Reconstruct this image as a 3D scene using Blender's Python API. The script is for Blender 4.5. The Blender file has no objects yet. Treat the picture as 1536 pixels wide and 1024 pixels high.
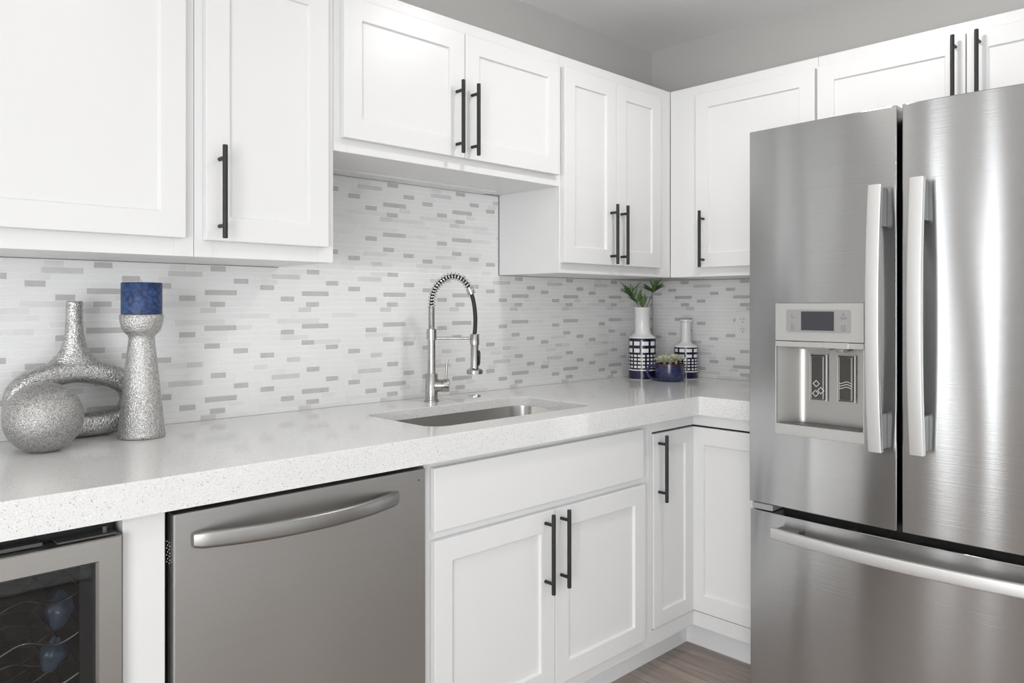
import bpy, bmesh, math, random
from mathutils import Vector, Matrix

scene = bpy.context.scene
COL = scene.collection

# ------------------------------------------------------------------ camera
cam_d = bpy.data.cameras.new('camera')
cam = bpy.data.objects.new('camera', cam_d)
COL.objects.link(cam)
cam_d.sensor_width = 36.0
cam_d.lens = 1144.1 / 1536 * 36.0
cam_d.shift_y = -(512 - 457.74) / 1536
cam_d.clip_start = 0.05
cam.location = (-2.9508, -2.109, 1.2316)
cam.rotation_euler = (math.radians(90), 0, -0.7687)
scene.camera = cam

# ------------------------------------------------------------------ world, exposure, daylight
w = bpy.data.worlds.new('world')
scene.world = w
w.use_nodes = True
w.node_tree.nodes['Background'].inputs[0].default_value = (0.86, 0.93, 1.0, 1)
w.node_tree.nodes['Background'].inputs[1].default_value = 1.0
vs = scene.view_settings
vs.view_transform = 'Standard'
vs.look = 'None'
vs.gamma = 1.0
vs.use_curve_mapping = False
vs.exposure = -0.84

CEIL = 2.4146
XL, YF = -5.4, -5.0          # far walls of the room behind the camera
# unseen windows, the wide ones added as fill light: (wall, along0, along1, z0, z1, watts)
UNSEEN_WINDOWS = [
    ('front', -4.9, -3.2, 0.35, 2.15, 8),
    ('front', -2.6, -0.3, 0.06, 1.95, 22),
    ('left', -4.3, -2.3, 0.06, 1.85, 185),
    ('left', -0.89, -0.77, 0.1, 2.36, 8),  # narrow pair placed to give the bright streaks on the refrigerator door
    ('left', -0.45, -0.30, 0.1, 2.36, 9),
]
for i, (wl, a0, a1, z0, z1, wt) in enumerate(UNSEEN_WINDOWS):
    ld = bpy.data.lights.new('daylight_fill', 'AREA')  # area lamp added at each opening to light the room
    ld.shape = 'RECTANGLE'
    ld.size = a1 - a0
    ld.size_y = z1 - z0
    ld.energy = wt
    ld.color = (0.97, 0.985, 1.0)
    lo = bpy.data.objects.new('daylight_fill', ld)
    COL.objects.link(lo)
    if wl == 'front':
        lo.location = ((a0 + a1) / 2, YF + 0.03, (z0 + z1) / 2)
        lo.rotation_euler = (math.radians(90), 0, 0)
    else:
        lo.location = (XL + 0.03, (a0 + a1) / 2, (z0 + z1) / 2)
        lo.rotation_euler = (math.radians(90), 0, math.radians(-90))
CEILING_LAMPS = [(-1.09, -1.12, 12.5), (-2.2, -1.75, 4)]  # first follows the door highlight and handle shadows; second is added fill

# ------------------------------------------------------------------ materials
def new_mat(name):
    m = bpy.data.materials.new(name)
    m.use_nodes = True
    nt = m.node_tree
    return m, nt, nt.nodes['Principled BSDF']

def N(nt, t, **kw):
    n = nt.nodes.new(t)
    for k, v in kw.items():
        setattr(n, k, v)
    return n

def lk(nt, a, b):
    nt.links.new(a, b)

def simple(name, col, rough=0.5, metal=0.0, noise=0.0, nscale=60, bump=0.0, bscale=200, spec=0.5, coat=0.0):
    m, nt, p = new_mat(name)
    p.inputs['Base Color'].default_value = (*col, 1)
    p.inputs['Roughness'].default_value = rough
    p.inputs['Metallic'].default_value = metal
    p.inputs['Specular IOR Level'].default_value = spec
    p.inputs['Coat Weight'].default_value = coat
    tc = N(nt, 'ShaderNodeTexCoord')
    if noise > 0:
        n = N(nt, 'ShaderNodeTexNoise')
        n.inputs['Scale'].default_value = nscale
        n.inputs['Detail'].default_value = 4
        lk(nt, tc.outputs['Object'], n.inputs['Vector'])
        r = N(nt, 'ShaderNodeMix', data_type='RGBA')
        r.inputs[6].default_value = (*[max(0, c * (1 - noise)) for c in col], 1)
        r.inputs[7].default_value = (*[min(1, c * (1 + noise)) for c in col], 1)
        lk(nt, n.outputs['Fac'], r.inputs[0])
        lk(nt, r.outputs[2], p.inputs['Base Color'])
    if bump > 0:
        n = N(nt, 'ShaderNodeTexNoise')
        n.inputs['Scale'].default_value = bscale
        n.inputs['Detail'].default_value = 3
        lk(nt, tc.outputs['Object'], n.inputs['Vector'])
        b = N(nt, 'ShaderNodeBump')
        b.inputs['Strength'].default_value = bump
        b.inputs['Distance'].default_value = 0.001
        lk(nt, n.outputs['Fac'], b.inputs['Height'])
        lk(nt, b.outputs['Normal'], p.inputs['Normal'])
    return m

def steel_mat(name, col, rough=0.3, aniso=0.75, wave=0.0, wave_scale=(3, 3, 0.5), streak=0.06, grain=0.05, tangent=(0, 0, 1), stretch=(3, 3, 500)):
    """brushed steel: fine grain lines across, reflections drawn out across the grain"""
    m, nt, p = new_mat(name)
    p.inputs['Metallic'].default_value = 1
    p.inputs['Roughness'].default_value = rough
    p.inputs['Anisotropic'].default_value = aniso
    cx = N(nt, 'ShaderNodeCombineXYZ')
    for i in range(3):
        cx.inputs[i].default_value = tangent[i]
    if aniso > 0:
        lk(nt, cx.outputs[0], p.inputs['Tangent'])
    tc = N(nt, 'ShaderNodeTexCoord')
    mp = N(nt, 'ShaderNodeMapping')
    mp.inputs['Scale'].default_value = stretch
    lk(nt, tc.outputs['Object'], mp.inputs['Vector'])
    n = N(nt, 'ShaderNodeTexNoise')
    n.inputs['Scale'].default_value = 1.0
    n.inputs['Detail'].default_value = 3
    lk(nt, mp.outputs[0], n.inputs['Vector'])
    r = N(nt, 'ShaderNodeMix', data_type='RGBA')
    r.inputs[6].default_value = (*[c * (1 - streak) for c in col], 1)
    r.inputs[7].default_value = (*[min(1, c * (1 + streak)) for c in col], 1)
    lk(nt, n.outputs['Fac'], r.inputs[0])
    lk(nt, r.outputs[2], p.inputs['Base Color'])
    b = N(nt, 'ShaderNodeBump')
    b.inputs['Strength'].default_value = grain
    b.inputs['Distance'].default_value = 0.0004
    lk(nt, n.outputs['Fac'], b.inputs['Height'])
    last = b
    if wave > 0:
        mp2 = N(nt, 'ShaderNodeMapping')
        mp2.inputs['Scale'].default_value = wave_scale
        lk(nt, tc.outputs['Object'], mp2.inputs['Vector'])
        n2 = N(nt, 'ShaderNodeTexNoise')
        n2.inputs['Scale'].default_value = 1.0
        n2.inputs['Detail'].default_value = 1
        lk(nt, mp2.outputs[0], n2.inputs['Vector'])
        b2 = N(nt, 'ShaderNodeBump')
        b2.inputs['Strength'].default_value = 1.0
        b2.inputs['Distance'].default_value = wave
        lk(nt, n2.outputs['Fac'], b2.inputs['Height'])
        lk(nt, b2.outputs['Normal'], b.inputs['Normal'])
    lk(nt, b.outputs['Normal'], p.inputs['Normal'])
    return m

def glitter_mat(name, col, scale, strength, rough=0.34):
    m, nt, p = new_mat(name)
    p.inputs['Metallic'].default_value = 1
    p.inputs['Roughness'].default_value = rough
    tc = N(nt, 'ShaderNodeTexCoord')
    v = N(nt, 'ShaderNodeTexVoronoi')
    v.inputs['Scale'].default_value = scale
    lk(nt, tc.outputs['Object'], v.inputs['Vector'])
    r = N(nt, 'ShaderNodeMix', data_type='RGBA')
    r.inputs[6].default_value = (*[c * 0.55 for c in col], 1)
    r.inputs[7].default_value = (*[min(1, c * 1.4) for c in col], 1)
    lk(nt, v.outputs['Color'], r.inputs[0])  # random cell tones put the sparkle into the metal's colour
    lk(nt, r.outputs[2], p.inputs['Base Color'])
    b = N(nt, 'ShaderNodeBump')
    b.inputs['Strength'].default_value = strength
    b.inputs['Distance'].default_value = 0.0015
    b.invert = True
    lk(nt, v.outputs['Distance'], b.inputs['Height'])
    lk(nt, b.outputs['Normal'], p.inputs['Normal'])
    return m

def quartz_mat():
    m, nt, p = new_mat('white_quartz')
    p.inputs['Roughness'].default_value = 0.1
    tc = N(nt, 'ShaderNodeTexCoord')
    def specks(scale, thr):
        v = N(nt, 'ShaderNodeTexVoronoi')
        v.inputs['Scale'].default_value = scale
        lk(nt, tc.outputs['Object'], v.inputs['Vector'])
        sep = N(nt, 'ShaderNodeSeparateColor')
        lk(nt, v.outputs['Color'], sep.inputs[0])
        gt = N(nt, 'ShaderNodeMath', operation='GREATER_THAN')
        lk(nt, sep.outputs[0], gt.inputs[0]); gt.inputs[1].default_value = thr
        lt = N(nt, 'ShaderNodeMath', operation='LESS_THAN')
        lk(nt, v.outputs['Distance'], lt.inputs[0]); lt.inputs[1].default_value = 0.36
        mu = N(nt, 'ShaderNodeMath', operation='MULTIPLY')
        lk(nt, gt.outputs[0], mu.inputs[0]); lk(nt, lt.outputs[0], mu.inputs[1])
        return mu.outputs[0], sep.outputs[1]
    n = N(nt, 'ShaderNodeTexNoise')
    n.inputs['Scale'].default_value = 6
    n.inputs['Detail'].default_value = 5
    lk(nt, tc.outputs['Object'], n.inputs['Vector'])
    base = N(nt, 'ShaderNodeMix', data_type='RGBA')
    base.inputs[6].default_value = (0.78, 0.78, 0.775, 1)
    base.inputs[7].default_value = (0.815, 0.815, 0.81, 1)
    lk(nt, n.outputs['Fac'], base.inputs[0])
    cur = base.outputs[2]
    for scale, thr, col in ((420, 0.78, (0.64, 0.635, 0.62)), (520, 0.84, (0.52, 0.51, 0.49)), (360, 0.955, (0.26, 0.245, 0.225)), (330, 0.9, (0.95, 0.95, 0.94))):
        f, g = specks(scale, thr)
        mx = N(nt, 'ShaderNodeMix', data_type='RGBA')
        lk(nt, f, mx.inputs[0])
        lk(nt, cur, mx.inputs[6])
        mx.inputs[7].default_value = (*col, 1)
        cur = mx.outputs[2]
    lk(nt, cur, p.inputs['Base Color'])
    return m

def floor_mat():
    m, nt, p = new_mat('wood_plank')
    p.inputs['Roughness'].default_value = 0.42
    tc = N(nt, 'ShaderNodeTexCoord')
    mp = N(nt, 'ShaderNodeMapping')
    mp.inputs['Rotation'].default_value = (0, 0, math.radians(90))
    lk(nt, tc.outputs['Object'], mp.inputs['Vector'])
    br = N(nt, 'ShaderNodeTexBrick')
    br.inputs['Scale'].default_value = 1
    br.inputs['Brick Width'].default_value = 1.2
    br.inputs['Row Height'].default_value = 0.18
    br.inputs['Mortar Size'].default_value = 0.0012
    br.inputs['Color1'].default_value = (0.31, 0.255, 0.225, 1)
    br.inputs['Color2'].default_value = (0.40, 0.335, 0.295, 1)
    br.inputs['Mortar'].default_value = (0.10, 0.075, 0.06, 1)
    br.offset = 0.37
    lk(nt, mp.outputs[0], br.inputs['Vector'])
    mp2 = N(nt, 'ShaderNodeMapping')
    mp2.inputs['Scale'].default_value = (40, 3, 1)
    lk(nt, tc.outputs['Object'], mp2.inputs['Vector'])
    n = N(nt, 'ShaderNodeTexNoise')
    n.inputs['Scale'].default_value = 1
    n.inputs['Detail'].default_value = 6
    n.inputs['Distortion'].default_value = 0.6
    lk(nt, mp2.outputs[0], n.inputs['Vector'])
    cr = N(nt, 'ShaderNodeMapRange')
    cr.inputs['From Min'].default_value = 0.3
    cr.inputs['From Max'].default_value = 0.7
    cr.inputs['To Min'].default_value = 0.72
    cr.inputs['To Max'].default_value = 1.25
    lk(nt, n.outputs['Fac'], cr.inputs['Value'])
    vm = N(nt, 'ShaderNodeVectorMath', operation='SCALE')
    lk(nt, br.outputs['Color'], vm.inputs[0])
    lk(nt, cr.outputs[0], vm.inputs['Scale'])
    lk(nt, vm.outputs[0], p.inputs['Base Color'])
    return m

def glass_mat(name, tint, clear=0.85, rough=0.02):
    m, nt, p = new_mat(name)
    nt.nodes.remove(p)
    out = nt.nodes['Material Output']
    t = N(nt, 'ShaderNodeBsdfTransparent'); t.inputs[0].default_value = (*tint, 1)
    g = N(nt, 'ShaderNodeBsdfGlossy'); g.inputs['Roughness'].default_value = rough
    lw = N(nt, 'ShaderNodeLayerWeight'); lw.inputs[0].default_value = 0.5
    pw = N(nt, 'ShaderNodeMath', operation='POWER'); pw.inputs[1].default_value = 4.0
    ma = N(nt, 'ShaderNodeMath', operation='MULTIPLY_ADD'); ma.inputs[1].default_value = 0.9; ma.inputs[2].default_value = 0.035
    lk(nt, lw.outputs['Facing'], pw.inputs[0]); lk(nt, pw.outputs[0], ma.inputs[0])
    mx = N(nt, 'ShaderNodeMixShader')
    lk(nt, ma.outputs[0], mx.inputs[0]); lk(nt, t.outputs[0], mx.inputs[1]); lk(nt, g.outputs[0], mx.inputs[2])
    lk(nt, mx.outputs[0], out.inputs[0])
    return m

def emit_mat(name, col, s):
    m, nt, p = new_mat(name)
    p.inputs['Base Color'].default_value = (*col, 1)
    p.inputs['Emission Color'].default_value = (*col, 1)
    p.inputs['Emission Strength'].default_value = s
    return m

M = {}
M['white'] = simple('white_cabinet_paint', (0.81, 0.81, 0.81), 0.32, noise=0.008, nscale=8, bump=0.03, bscale=300)
M['toe'] = simple('white_toe_paint', (0.84, 0.845, 0.855), 0.5, noise=0.02, nscale=20)
M['wall'] = simple('greige_wall_paint', (0.57, 0.56, 0.545), 0.75, noise=0.02, nscale=5, bump=0.08, bscale=180)
M['ceil'] = simple('ceiling_paint', (0.94, 0.935, 0.925), 0.85, noise=0.015, nscale=4, bump=0.1, bscale=120)
M['inner'] = simple('cabinet_inside', (0.55, 0.54, 0.52), 0.7, noise=0.03)
M['black'] = simple('black_metal', (0.012, 0.012, 0.013), 0.42, noise=0.05)
M['blackplastic'] = simple('black_plastic', (0.012, 0.012, 0.012), 0.5, noise=0.05)
M['quartz'] = quartz_mat()
M['floor'] = floor_mat()
M['steel'] = steel_mat('fridge_steel', (0.475, 0.478, 0.48), 0.19, 1.0, wave=0.003, wave_scale=(2.0, 4.5, 0.9), grain=0.35)
M['dw_steel'] = steel_mat('dishwasher_steel', (0.48, 0.475, 0.465), 0.36, 0.5, wave=0.004, wave_scale=(3, 3, 2))
M['sink_steel'] = steel_mat('sink_steel', (0.60, 0.59, 0.57), 0.30, 0.5, tangent=(0, 0, 1), streak=0.05)
M['handle_steel'] = steel_mat('handle_steel', (0.68, 0.68, 0.675), 0.52, 0.0, streak=0.02, stretch=(400, 400, 6))
M['nickel'] = steel_mat('brushed_nickel', (0.43, 0.42, 0.405), 0.24, 0.0, streak=0.05, stretch=(60, 60, 800))
M['chrome'] = simple('chrome', (0.72, 0.72, 0.72), 0.12, 1.0, noise=0.02)
M['bar_steel'] = steel_mat('dishwasher_bar_steel', (0.33, 0.325, 0.315), 0.36, 0.0, streak=0.03, stretch=(6, 400, 400))
M['cooler_steel'] = steel_mat('cooler_steel', (0.44, 0.43, 0.415), 0.36, 0.3, streak=0.04)
M['silver_plastic'] = simple('silver_plastic', (0.47, 0.47, 0.46), 0.40, 0.35, noise=0.02)
M['panel_plastic'] = simple('grey_panel_plastic', (0.33, 0.33, 0.33), 0.4, 0.2, noise=0.02)
M['mount'] = simple('dark_grey_mount', (0.13, 0.13, 0.13), 0.45, 0.3, noise=0.02)
M['lcd'] = simple('dark_display', (0.045, 0.045, 0.055), 0.12, noise=0.1)
M['paddle'] = simple('dark_paddle', (0.05, 0.047, 0.042), 0.25, noise=0.08)
M['icon'] = simple('icon_grey', (0.72, 0.72, 0.70), 0.5, noise=0.01)
M['icon_dark'] = simple('icon_dark', (0.16, 0.16, 0.16), 0.5, noise=0.01)
M['fridge_side'] = simple('fridge_side_grey', (0.10, 0.10, 0.10), 0.5, noise=0.05)
M['glitter'] = glitter_mat('hammered_silver', (0.50, 0.495, 0.485), 300, 0.7, 0.34)
M['glitter_fine'] = glitter_mat('glitter_silver', (0.56, 0.555, 0.545), 380, 0.7, 0.45)
M['beads'] = glitter_mat('beaded_silver', (0.46, 0.455, 0.445), 420, 0.6, 0.48)
M['outlet'] = simple('outlet_plastic', (0.88, 0.88, 0.87), 0.35, noise=0.01)
M['ceramic'] = simple('white_ceramic', (0.82, 0.82, 0.81), 0.16, noise=0.01)
M['navy'] = simple('navy_glaze', (0.012, 0.012, 0.045), 0.12, noise=0.1)
M['leaf'] = simple('green_leaf', (0.115, 0.20, 0.075), 0.5, noise=0.35, nscale=40)
M['stem'] = simple('green_stem', (0.10, 0.13, 0.04), 0.6, noise=0.2)
M['succulent'] = simple('pale_succulent', (0.62, 0.62, 0.46), 0.55, noise=0.2, nscale=60)
M['soil'] = simple('soil', (0.05, 0.035, 0.025), 0.9, noise=0.3, bump=0.5)
M['rim'] = simple('brown_rim_glaze', (0.07, 0.03, 0.015), 0.2, noise=0.3)
M['grout'] = simple('grout', (0.93, 0.93, 0.925), 0.8, noise=0.03)
M['tile_a'] = simple('tile_white_glass', (0.83, 0.83, 0.825), 0.16, noise=0.03, nscale=14)
M['tile_b'] = simple('tile_pale_marble', (0.79, 0.79, 0.785), 0.24, noise=0.05, nscale=25)
M['tile_c'] = simple('tile_pale_grey', (0.75, 0.748, 0.74), 0.2, noise=0.06, nscale=25)
M['tile_d'] = simple('tile_grey_stone', (0.54, 0.535, 0.525), 0.4, noise=0.12, nscale=45)
M['tile_e'] = simple('tile_mid_grey', (0.65, 0.645, 0.64), 0.35, noise=0.12, nscale=45)
M['bag'] = simple('blue_film', (0.05, 0.075, 0.115), 0.2, noise=0.5, nscale=60, bump=0.6, bscale=60)
M['wire'] = simple('chrome_wire', (0.65, 0.65, 0.65), 0.2, 1.0, noise=0.02)
M['glass_dark'] = glass_mat('smoked_glass', (0.80, 0.81, 0.82))
M['pane'] = glass_mat('window_pane', (0.97, 0.98, 0.98))
M['rug'] = simple('cream_bounce_rug', (0.80, 0.79, 0.77), 0.95, noise=0.05, nscale=80, bump=0.5, bscale=400)
M['wall_white'] = simple('white_wall_paint', (0.82, 0.815, 0.80), 0.8, noise=0.015, nscale=5)  # for the unseen walls, white chosen to bounce more light
M['lens'] = emit_mat('lamp_lens', (1.0, 0.97, 0.93), 6.0)

def blue_candle():
    m, nt, p = new_mat('navy_candle_wax')
    tc = N(nt, 'ShaderNodeTexCoord')
    n = N(nt, 'ShaderNodeTexNoise'); n.inputs['Scale'].default_value = 110; n.inputs['Detail'].default_value = 6
    lk(nt, tc.outputs['Object'], n.inputs['Vector'])
    mr = N(nt, 'ShaderNodeMapRange'); mr.inputs['From Min'].default_value = 0.38; mr.inputs['From Max'].default_value = 0.66
    lk(nt, n.outputs['Fac'], mr.inputs['Value'])
    mx = N(nt, 'ShaderNodeMix', data_type='RGBA')
    mx.inputs[6].default_value = (0.008, 0.022, 0.085, 1); mx.inputs[7].default_value = (0.035, 0.085, 0.24, 1)
    lk(nt, mr.outputs[0], mx.inputs[0]); lk(nt, mx.outputs[2], p.inputs['Base Color'])
    p.inputs['Roughness'].default_value = 0.45
    return m
M['candle'] = blue_candle()

def mug_glaze():
    m, nt, p = new_mat('blue_mottled_glaze')
    tc = N(nt, 'ShaderNodeTexCoord')
    mp = N(nt, 'ShaderNodeMapping'); mp.inputs['Scale'].default_value = (60, 60, 260)
    lk(nt, tc.outputs['Object'], mp.inputs['Vector'])
    n = N(nt, 'ShaderNodeTexNoise'); n.inputs['Scale'].default_value = 1; n.inputs['Detail'].default_value = 5
    lk(nt, mp.outputs[0], n.inputs['Vector'])
    mr = N(nt, 'ShaderNodeMapRange'); mr.inputs['From Min'].default_value = 0.4; mr.inputs['From Max'].default_value = 0.65
    lk(nt, n.outputs['Fac'], mr.inputs['Value'])
    mx = N(nt, 'ShaderNodeMix', data_type='RGBA')
    mx.inputs[6].default_value = (0.018, 0.018, 0.06, 1); mx.inputs[7].default_value = (0.06, 0.07, 0.17, 1)
    lk(nt, mr.outputs[0], mx.inputs[0]); lk(nt, mx.outputs[2], p.inputs['Base Color'])
    p.inputs['Roughness'].default_value = 0.15
    return m
M['mug'] = mug_glaze()

# ------------------------------------------------------------------ helpers
def tag(o, label=None, cat=None, group=None, kind=None):
    if label: o['label'] = label
    if cat: o['category'] = cat
    if group: o['group'] = group
    if kind: o['kind'] = kind
    return o

def thing(name, label, cat, loc, group=None):
    o = bpy.data.objects.new(name, None)
    o.empty_display_size = 0.05
    COL.objects.link(o)
    o.location = loc
    return tag(o, label, cat, group)

def world_loc(o):
    v = Vector((0, 0, 0))
    while o is not None:
        v += o.location
        o = o.parent
    return v

def obj(name, bm, mats, parent=None, smooth=None, bevel=0.0, seg=2, recalc=True):
    """link a bmesh written in world coordinates as ONE mesh object"""
    if recalc:
        bmesh.ops.recalc_face_normals(bm, faces=bm.faces)
    me = bpy.data.meshes.new(name)
    if parent is None:
        xs = [v.co.x for v in bm.verts]; ys = [v.co.y for v in bm.verts]; zs = [v.co.z for v in bm.verts]
        org = Vector(((min(xs) + max(xs)) / 2, (min(ys) + max(ys)) / 2, min(zs)))
    else:
        org = world_loc(parent)
    bmesh.ops.translate(bm, verts=bm.verts, vec=-org)
    bm.to_mesh(me)
    bm.free()
    o = bpy.data.objects.new(name, me)
    COL.objects.link(o)
    if parent is None:
        o.location = org
    else:
        o.parent = parent
    for m in (mats if isinstance(mats, (list, tuple)) else [mats]):
        me.materials.append(m)
    if bevel > 0:
        b = o.modifiers.new('bevel', 'BEVEL')
        b.width = bevel; b.segments = seg; b.limit_method = 'ANGLE'; b.angle_limit = math.radians(40)
        b.harden_normals = False
    if smooth is not None:
        for p in me.polygons:
            p.use_smooth = True
        if smooth < 179:
            try:
                me.set_sharp_from_angle(angle=math.radians(smooth))
            except Exception:
                pass
    return o

def BM():
    return bmesh.new()

def box(bm, x0, x1, y0, y1, z0, z1, mi=0):
    vs_ = [bm.verts.new(p) for p in ((x0, y0, z0), (x1, y0, z0), (x1, y1, z0), (x0, y1, z0), (x0, y0, z1), (x1, y0, z1), (x1, y1, z1), (x0, y1, z1))]
    for f in ((0, 1, 2, 3), (4, 5, 6, 7), (0, 1, 5, 4), (1, 2, 6, 5), (2, 3, 7, 6), (3, 0, 4, 7)):
        fc = bm.faces.new([vs_[i] for i in f]); fc.material_index = mi
    return bm

def W(side):
    """(along, distance from wall, height) -> world"""
    return (lambda a, d, z: (a, -d, z)) if side == 'back' else (lambda a, d, z: (-d, a, z))

def wbox(bm, side, a0, a1, d0, d1, z0, z1, mi=0):
    p, q = W(side)(a0, d0, z0), W(side)(a1, d1, z1)
    return box(bm, min(p[0], q[0]), max(p[0], q[0]), min(p[1], q[1]), max(p[1], q[1]), min(p[2], q[2]), max(p[2], q[2]), mi)

def frame_basis(T, prev=None):
    T = T.normalized()
    if prev is None:
        up = Vector((0, 0, 1)) if abs(T.z) < 0.9 else Vector((1, 0, 0))
        A = T.cross(up).normalized()
    else:
        A = (prev - T * prev.dot(T)).normalized()
    return A, T.cross(A).normalized()

def tube(bm, pts, r, n=12, closed=False, cap=True, mi=0):
    pts = [Vector(p) for p in pts]
    m = len(pts)
    rings = []
    A = None
    for i, p in enumerate(pts):
        if closed:
            T = pts[(i + 1) % m] - pts[i - 1]
        else:
            T = pts[min(i + 1, m - 1)] - pts[max(i - 1, 0)]
        A, B = frame_basis(T, A)
        rr = r[i] if isinstance(r, (list, tuple)) else r
        rings.append([bm.verts.new(p + (A * math.cos(2 * math.pi * k / n) + B * math.sin(2 * math.pi * k / n)) * rr) for k in range(n)])
    for i in range(m if closed else m - 1):
        a, b = rings[i], rings[(i + 1) % m]
        for k in range(n):
            f = bm.faces.new((a[k], a[(k + 1) % n], b[(k + 1) % n], b[k])); f.material_index = mi
    if not closed and cap:
        f = bm.faces.new(rings[0]); f.material_index = mi
        f = bm.faces.new(rings[-1]); f.material_index = mi
    return bm

def lathe(bm, prof, c, n=48, axis=None, mi=0, mi_fn=None, cap0=True, cap1=True):
    """prof: (radius, height) pairs; c: base point; axis: direction of height (default up)"""
    c = Vector(c)
    Z = Vector(axis).normalized() if axis is not None else Vector((0, 0, 1))
    A, B = frame_basis(Z, Vector((1, 0, 0)) if abs(Z.x) < 0.9 else None)
    rings = []
    for r, h in prof:
        rings.append([bm.verts.new(c + Z * h + (A * math.cos(2 * math.pi * k / n) + B * math.sin(2 * math.pi * k / n)) * max(r, 1e-5)) for k in range(n)])
    for i in range(len(prof) - 1):
        for k in range(n):
            f = bm.faces.new((rings[i][k], rings[i][(k + 1) % n], rings[i + 1][(k + 1) % n], rings[i + 1][k]))
            f.material_index = mi_fn(i, k) if mi_fn else mi
    if cap0:
        f = bm.faces.new(rings[0]); f.material_index = mi_fn(0, -1) if mi_fn else mi
    if cap1:
        f = bm.faces.new(rings[-1]); f.material_index = mi_fn(len(prof) - 1, -1) if mi_fn else mi
    return bm

def sweep(bm, pts, side, sec, scale=None, mi=0):
    """sweep a 2-D section (s along the fixed side vector, t along the path normal) along an open path"""
    pts = [Vector(p) for p in pts]
    S = Vector(side).normalized()
    rings = []
    m = len(pts)
    for i, p in enumerate(pts):
        T = (pts[min(i + 1, m - 1)] - pts[max(i - 1, 0)]).normalized()
        Nn = T.cross(S).normalized()
        ks, kt = scale[i] if scale else (1, 1)
        rings.append([bm.verts.new(p + S * (s * ks) + Nn * (t * kt)) for s, t in sec])
    n = len(sec)
    for i in range(m - 1):
        for k in range(n):
            f = bm.faces.new((rings[i][k], rings[i][(k + 1) % n], rings[i + 1][(k + 1) % n], rings[i + 1][k])); f.material_index = mi
    bm.faces.new(rings[0]).material_index = mi
    bm.faces.new(rings[-1]).material_index = mi
    return bm

def rrect(w_, h_, r, n=5):
    out = []
    for cx, cy, a0 in ((w_ / 2 - r, h_ / 2 - r, 0), (-w_ / 2 + r, h_ / 2 - r, 90), (-w_ / 2 + r, -h_ / 2 + r, 180), (w_ / 2 - r, -h_ / 2 + r, 270)):
        for k in range(n + 1):
            a = math.radians(a0 + 90 * k / n)
            out.append((cx + r * math.cos(a), cy + r * math.sin(a)))
    return out

def spline(pts, per=8):
    """Catmull-Rom through the points"""
    P = [Vector(p) for p in pts]
    P = [P[0] * 2 - P[1]] + P + [P[-1] * 2 - P[-2]]
    out = []
    for i in range(1, len(P) - 2):
        for k in range(per):
            t = k / per
            a, b, c, d = P[i - 1], P[i], P[i + 1], P[i + 2]
            out.append(0.5 * ((2 * b) + (c - a) * t + (2 * a - 5 * b + 4 * c - d) * t * t + (3 * b - a - 3 * c + d) * t ** 3))
    out.append(P[-2])
    return out

# ------------------------------------------------------------------ the room
def struct(name, bm, mat, **k):
    o = obj(name, bm, mat, **k)
    o['kind'] = 'structure'
    return o

struct('floor', box(BM(), XL - 0.1, 0.1, YF - 0.1, 0.1, -0.06, 0), M['floor'])
struct('ceiling', box(BM(), XL - 0.1, 0.1, YF - 0.1, 0.1, CEIL, CEIL + 0.08), M['ceil'])
struct('wall_back', box(BM(), XL - 0.1, 0.1, 0, 0.1, 0, CEIL), M['wall'])
struct('wall_right', box(BM(), 0, 0.1, YF, 0, 0, CEIL), M['wall'])

def holed_wall(name, fixed, lo, hi, wins, axis):
    bm = BM()
    def b(a0, a1, z0, z1):
        if a1 - a0 < 1e-4 or z1 - z0 < 1e-4: return
        if axis == 'x': box(bm, a0, a1, fixed - 0.1, fixed, z0, z1)
        else: box(bm, fixed - 0.1, fixed, a0, a1, z0, z1)
    cur = lo
    for a0, a1, z0, z1 in sorted(wins):
        b(cur, a0, 0, CEIL); b(a0, a1, 0, z0); b(a0, a1, z1, CEIL); cur = a1
    b(cur, hi, 0, CEIL)
    struct(name, bm, M['wall_white'])
holed_wall('wall_front', YF, XL, 0.0, [q[1:5] for q in UNSEEN_WINDOWS if q[0] == 'front'], 'x')
holed_wall('wall_left', XL, YF, 0.0, [q[1:5] for q in UNSEEN_WINDOWS if q[0] == 'left'], 'y')
for i, (wl, a0, a1, z0, z1, wt) in enumerate(UNSEEN_WINDOWS):
    bm, bp = BM(), BM()
    f = 0.03
    def wb(bm_, b0, b1, c0, c1, dd0, dd1):
        if wl == 'front': box(bm_, b0, b1, YF - dd1, YF - dd0, c0, c1)
        else: box(bm_, XL - dd1, XL - dd0, b0, b1, c0, c1)
    wb(bm, a0, a0 + f, z0, z1, 0.02, 0.09); wb(bm, a1 - f, a1, z0, z1, 0.02, 0.09)
    wb(bm, a0 + f, a1 - f, z0, z0 + f, 0.02, 0.09); wb(bm, a0 + f, a1 - f, z1 - f, z1, 0.02, 0.09)
    wo = struct('window_%d' % (i + 1), bm, M['white'])
    wb(bp, a0 + f, a1 - f, z0 + f, z1 - f, 0.05, 0.056)
    obj('pane', bp, M['pane'], wo)
for nm, bm in (('baseboard_left', box(BM(), XL, XL + 0.014, YF, 0, 0, 0.09)), ('baseboard_front', box(BM(), XL + 0.02, 0, YF, YF + 0.014, 0, 0.09))):
    struct(nm, bm, M['white'])

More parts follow.
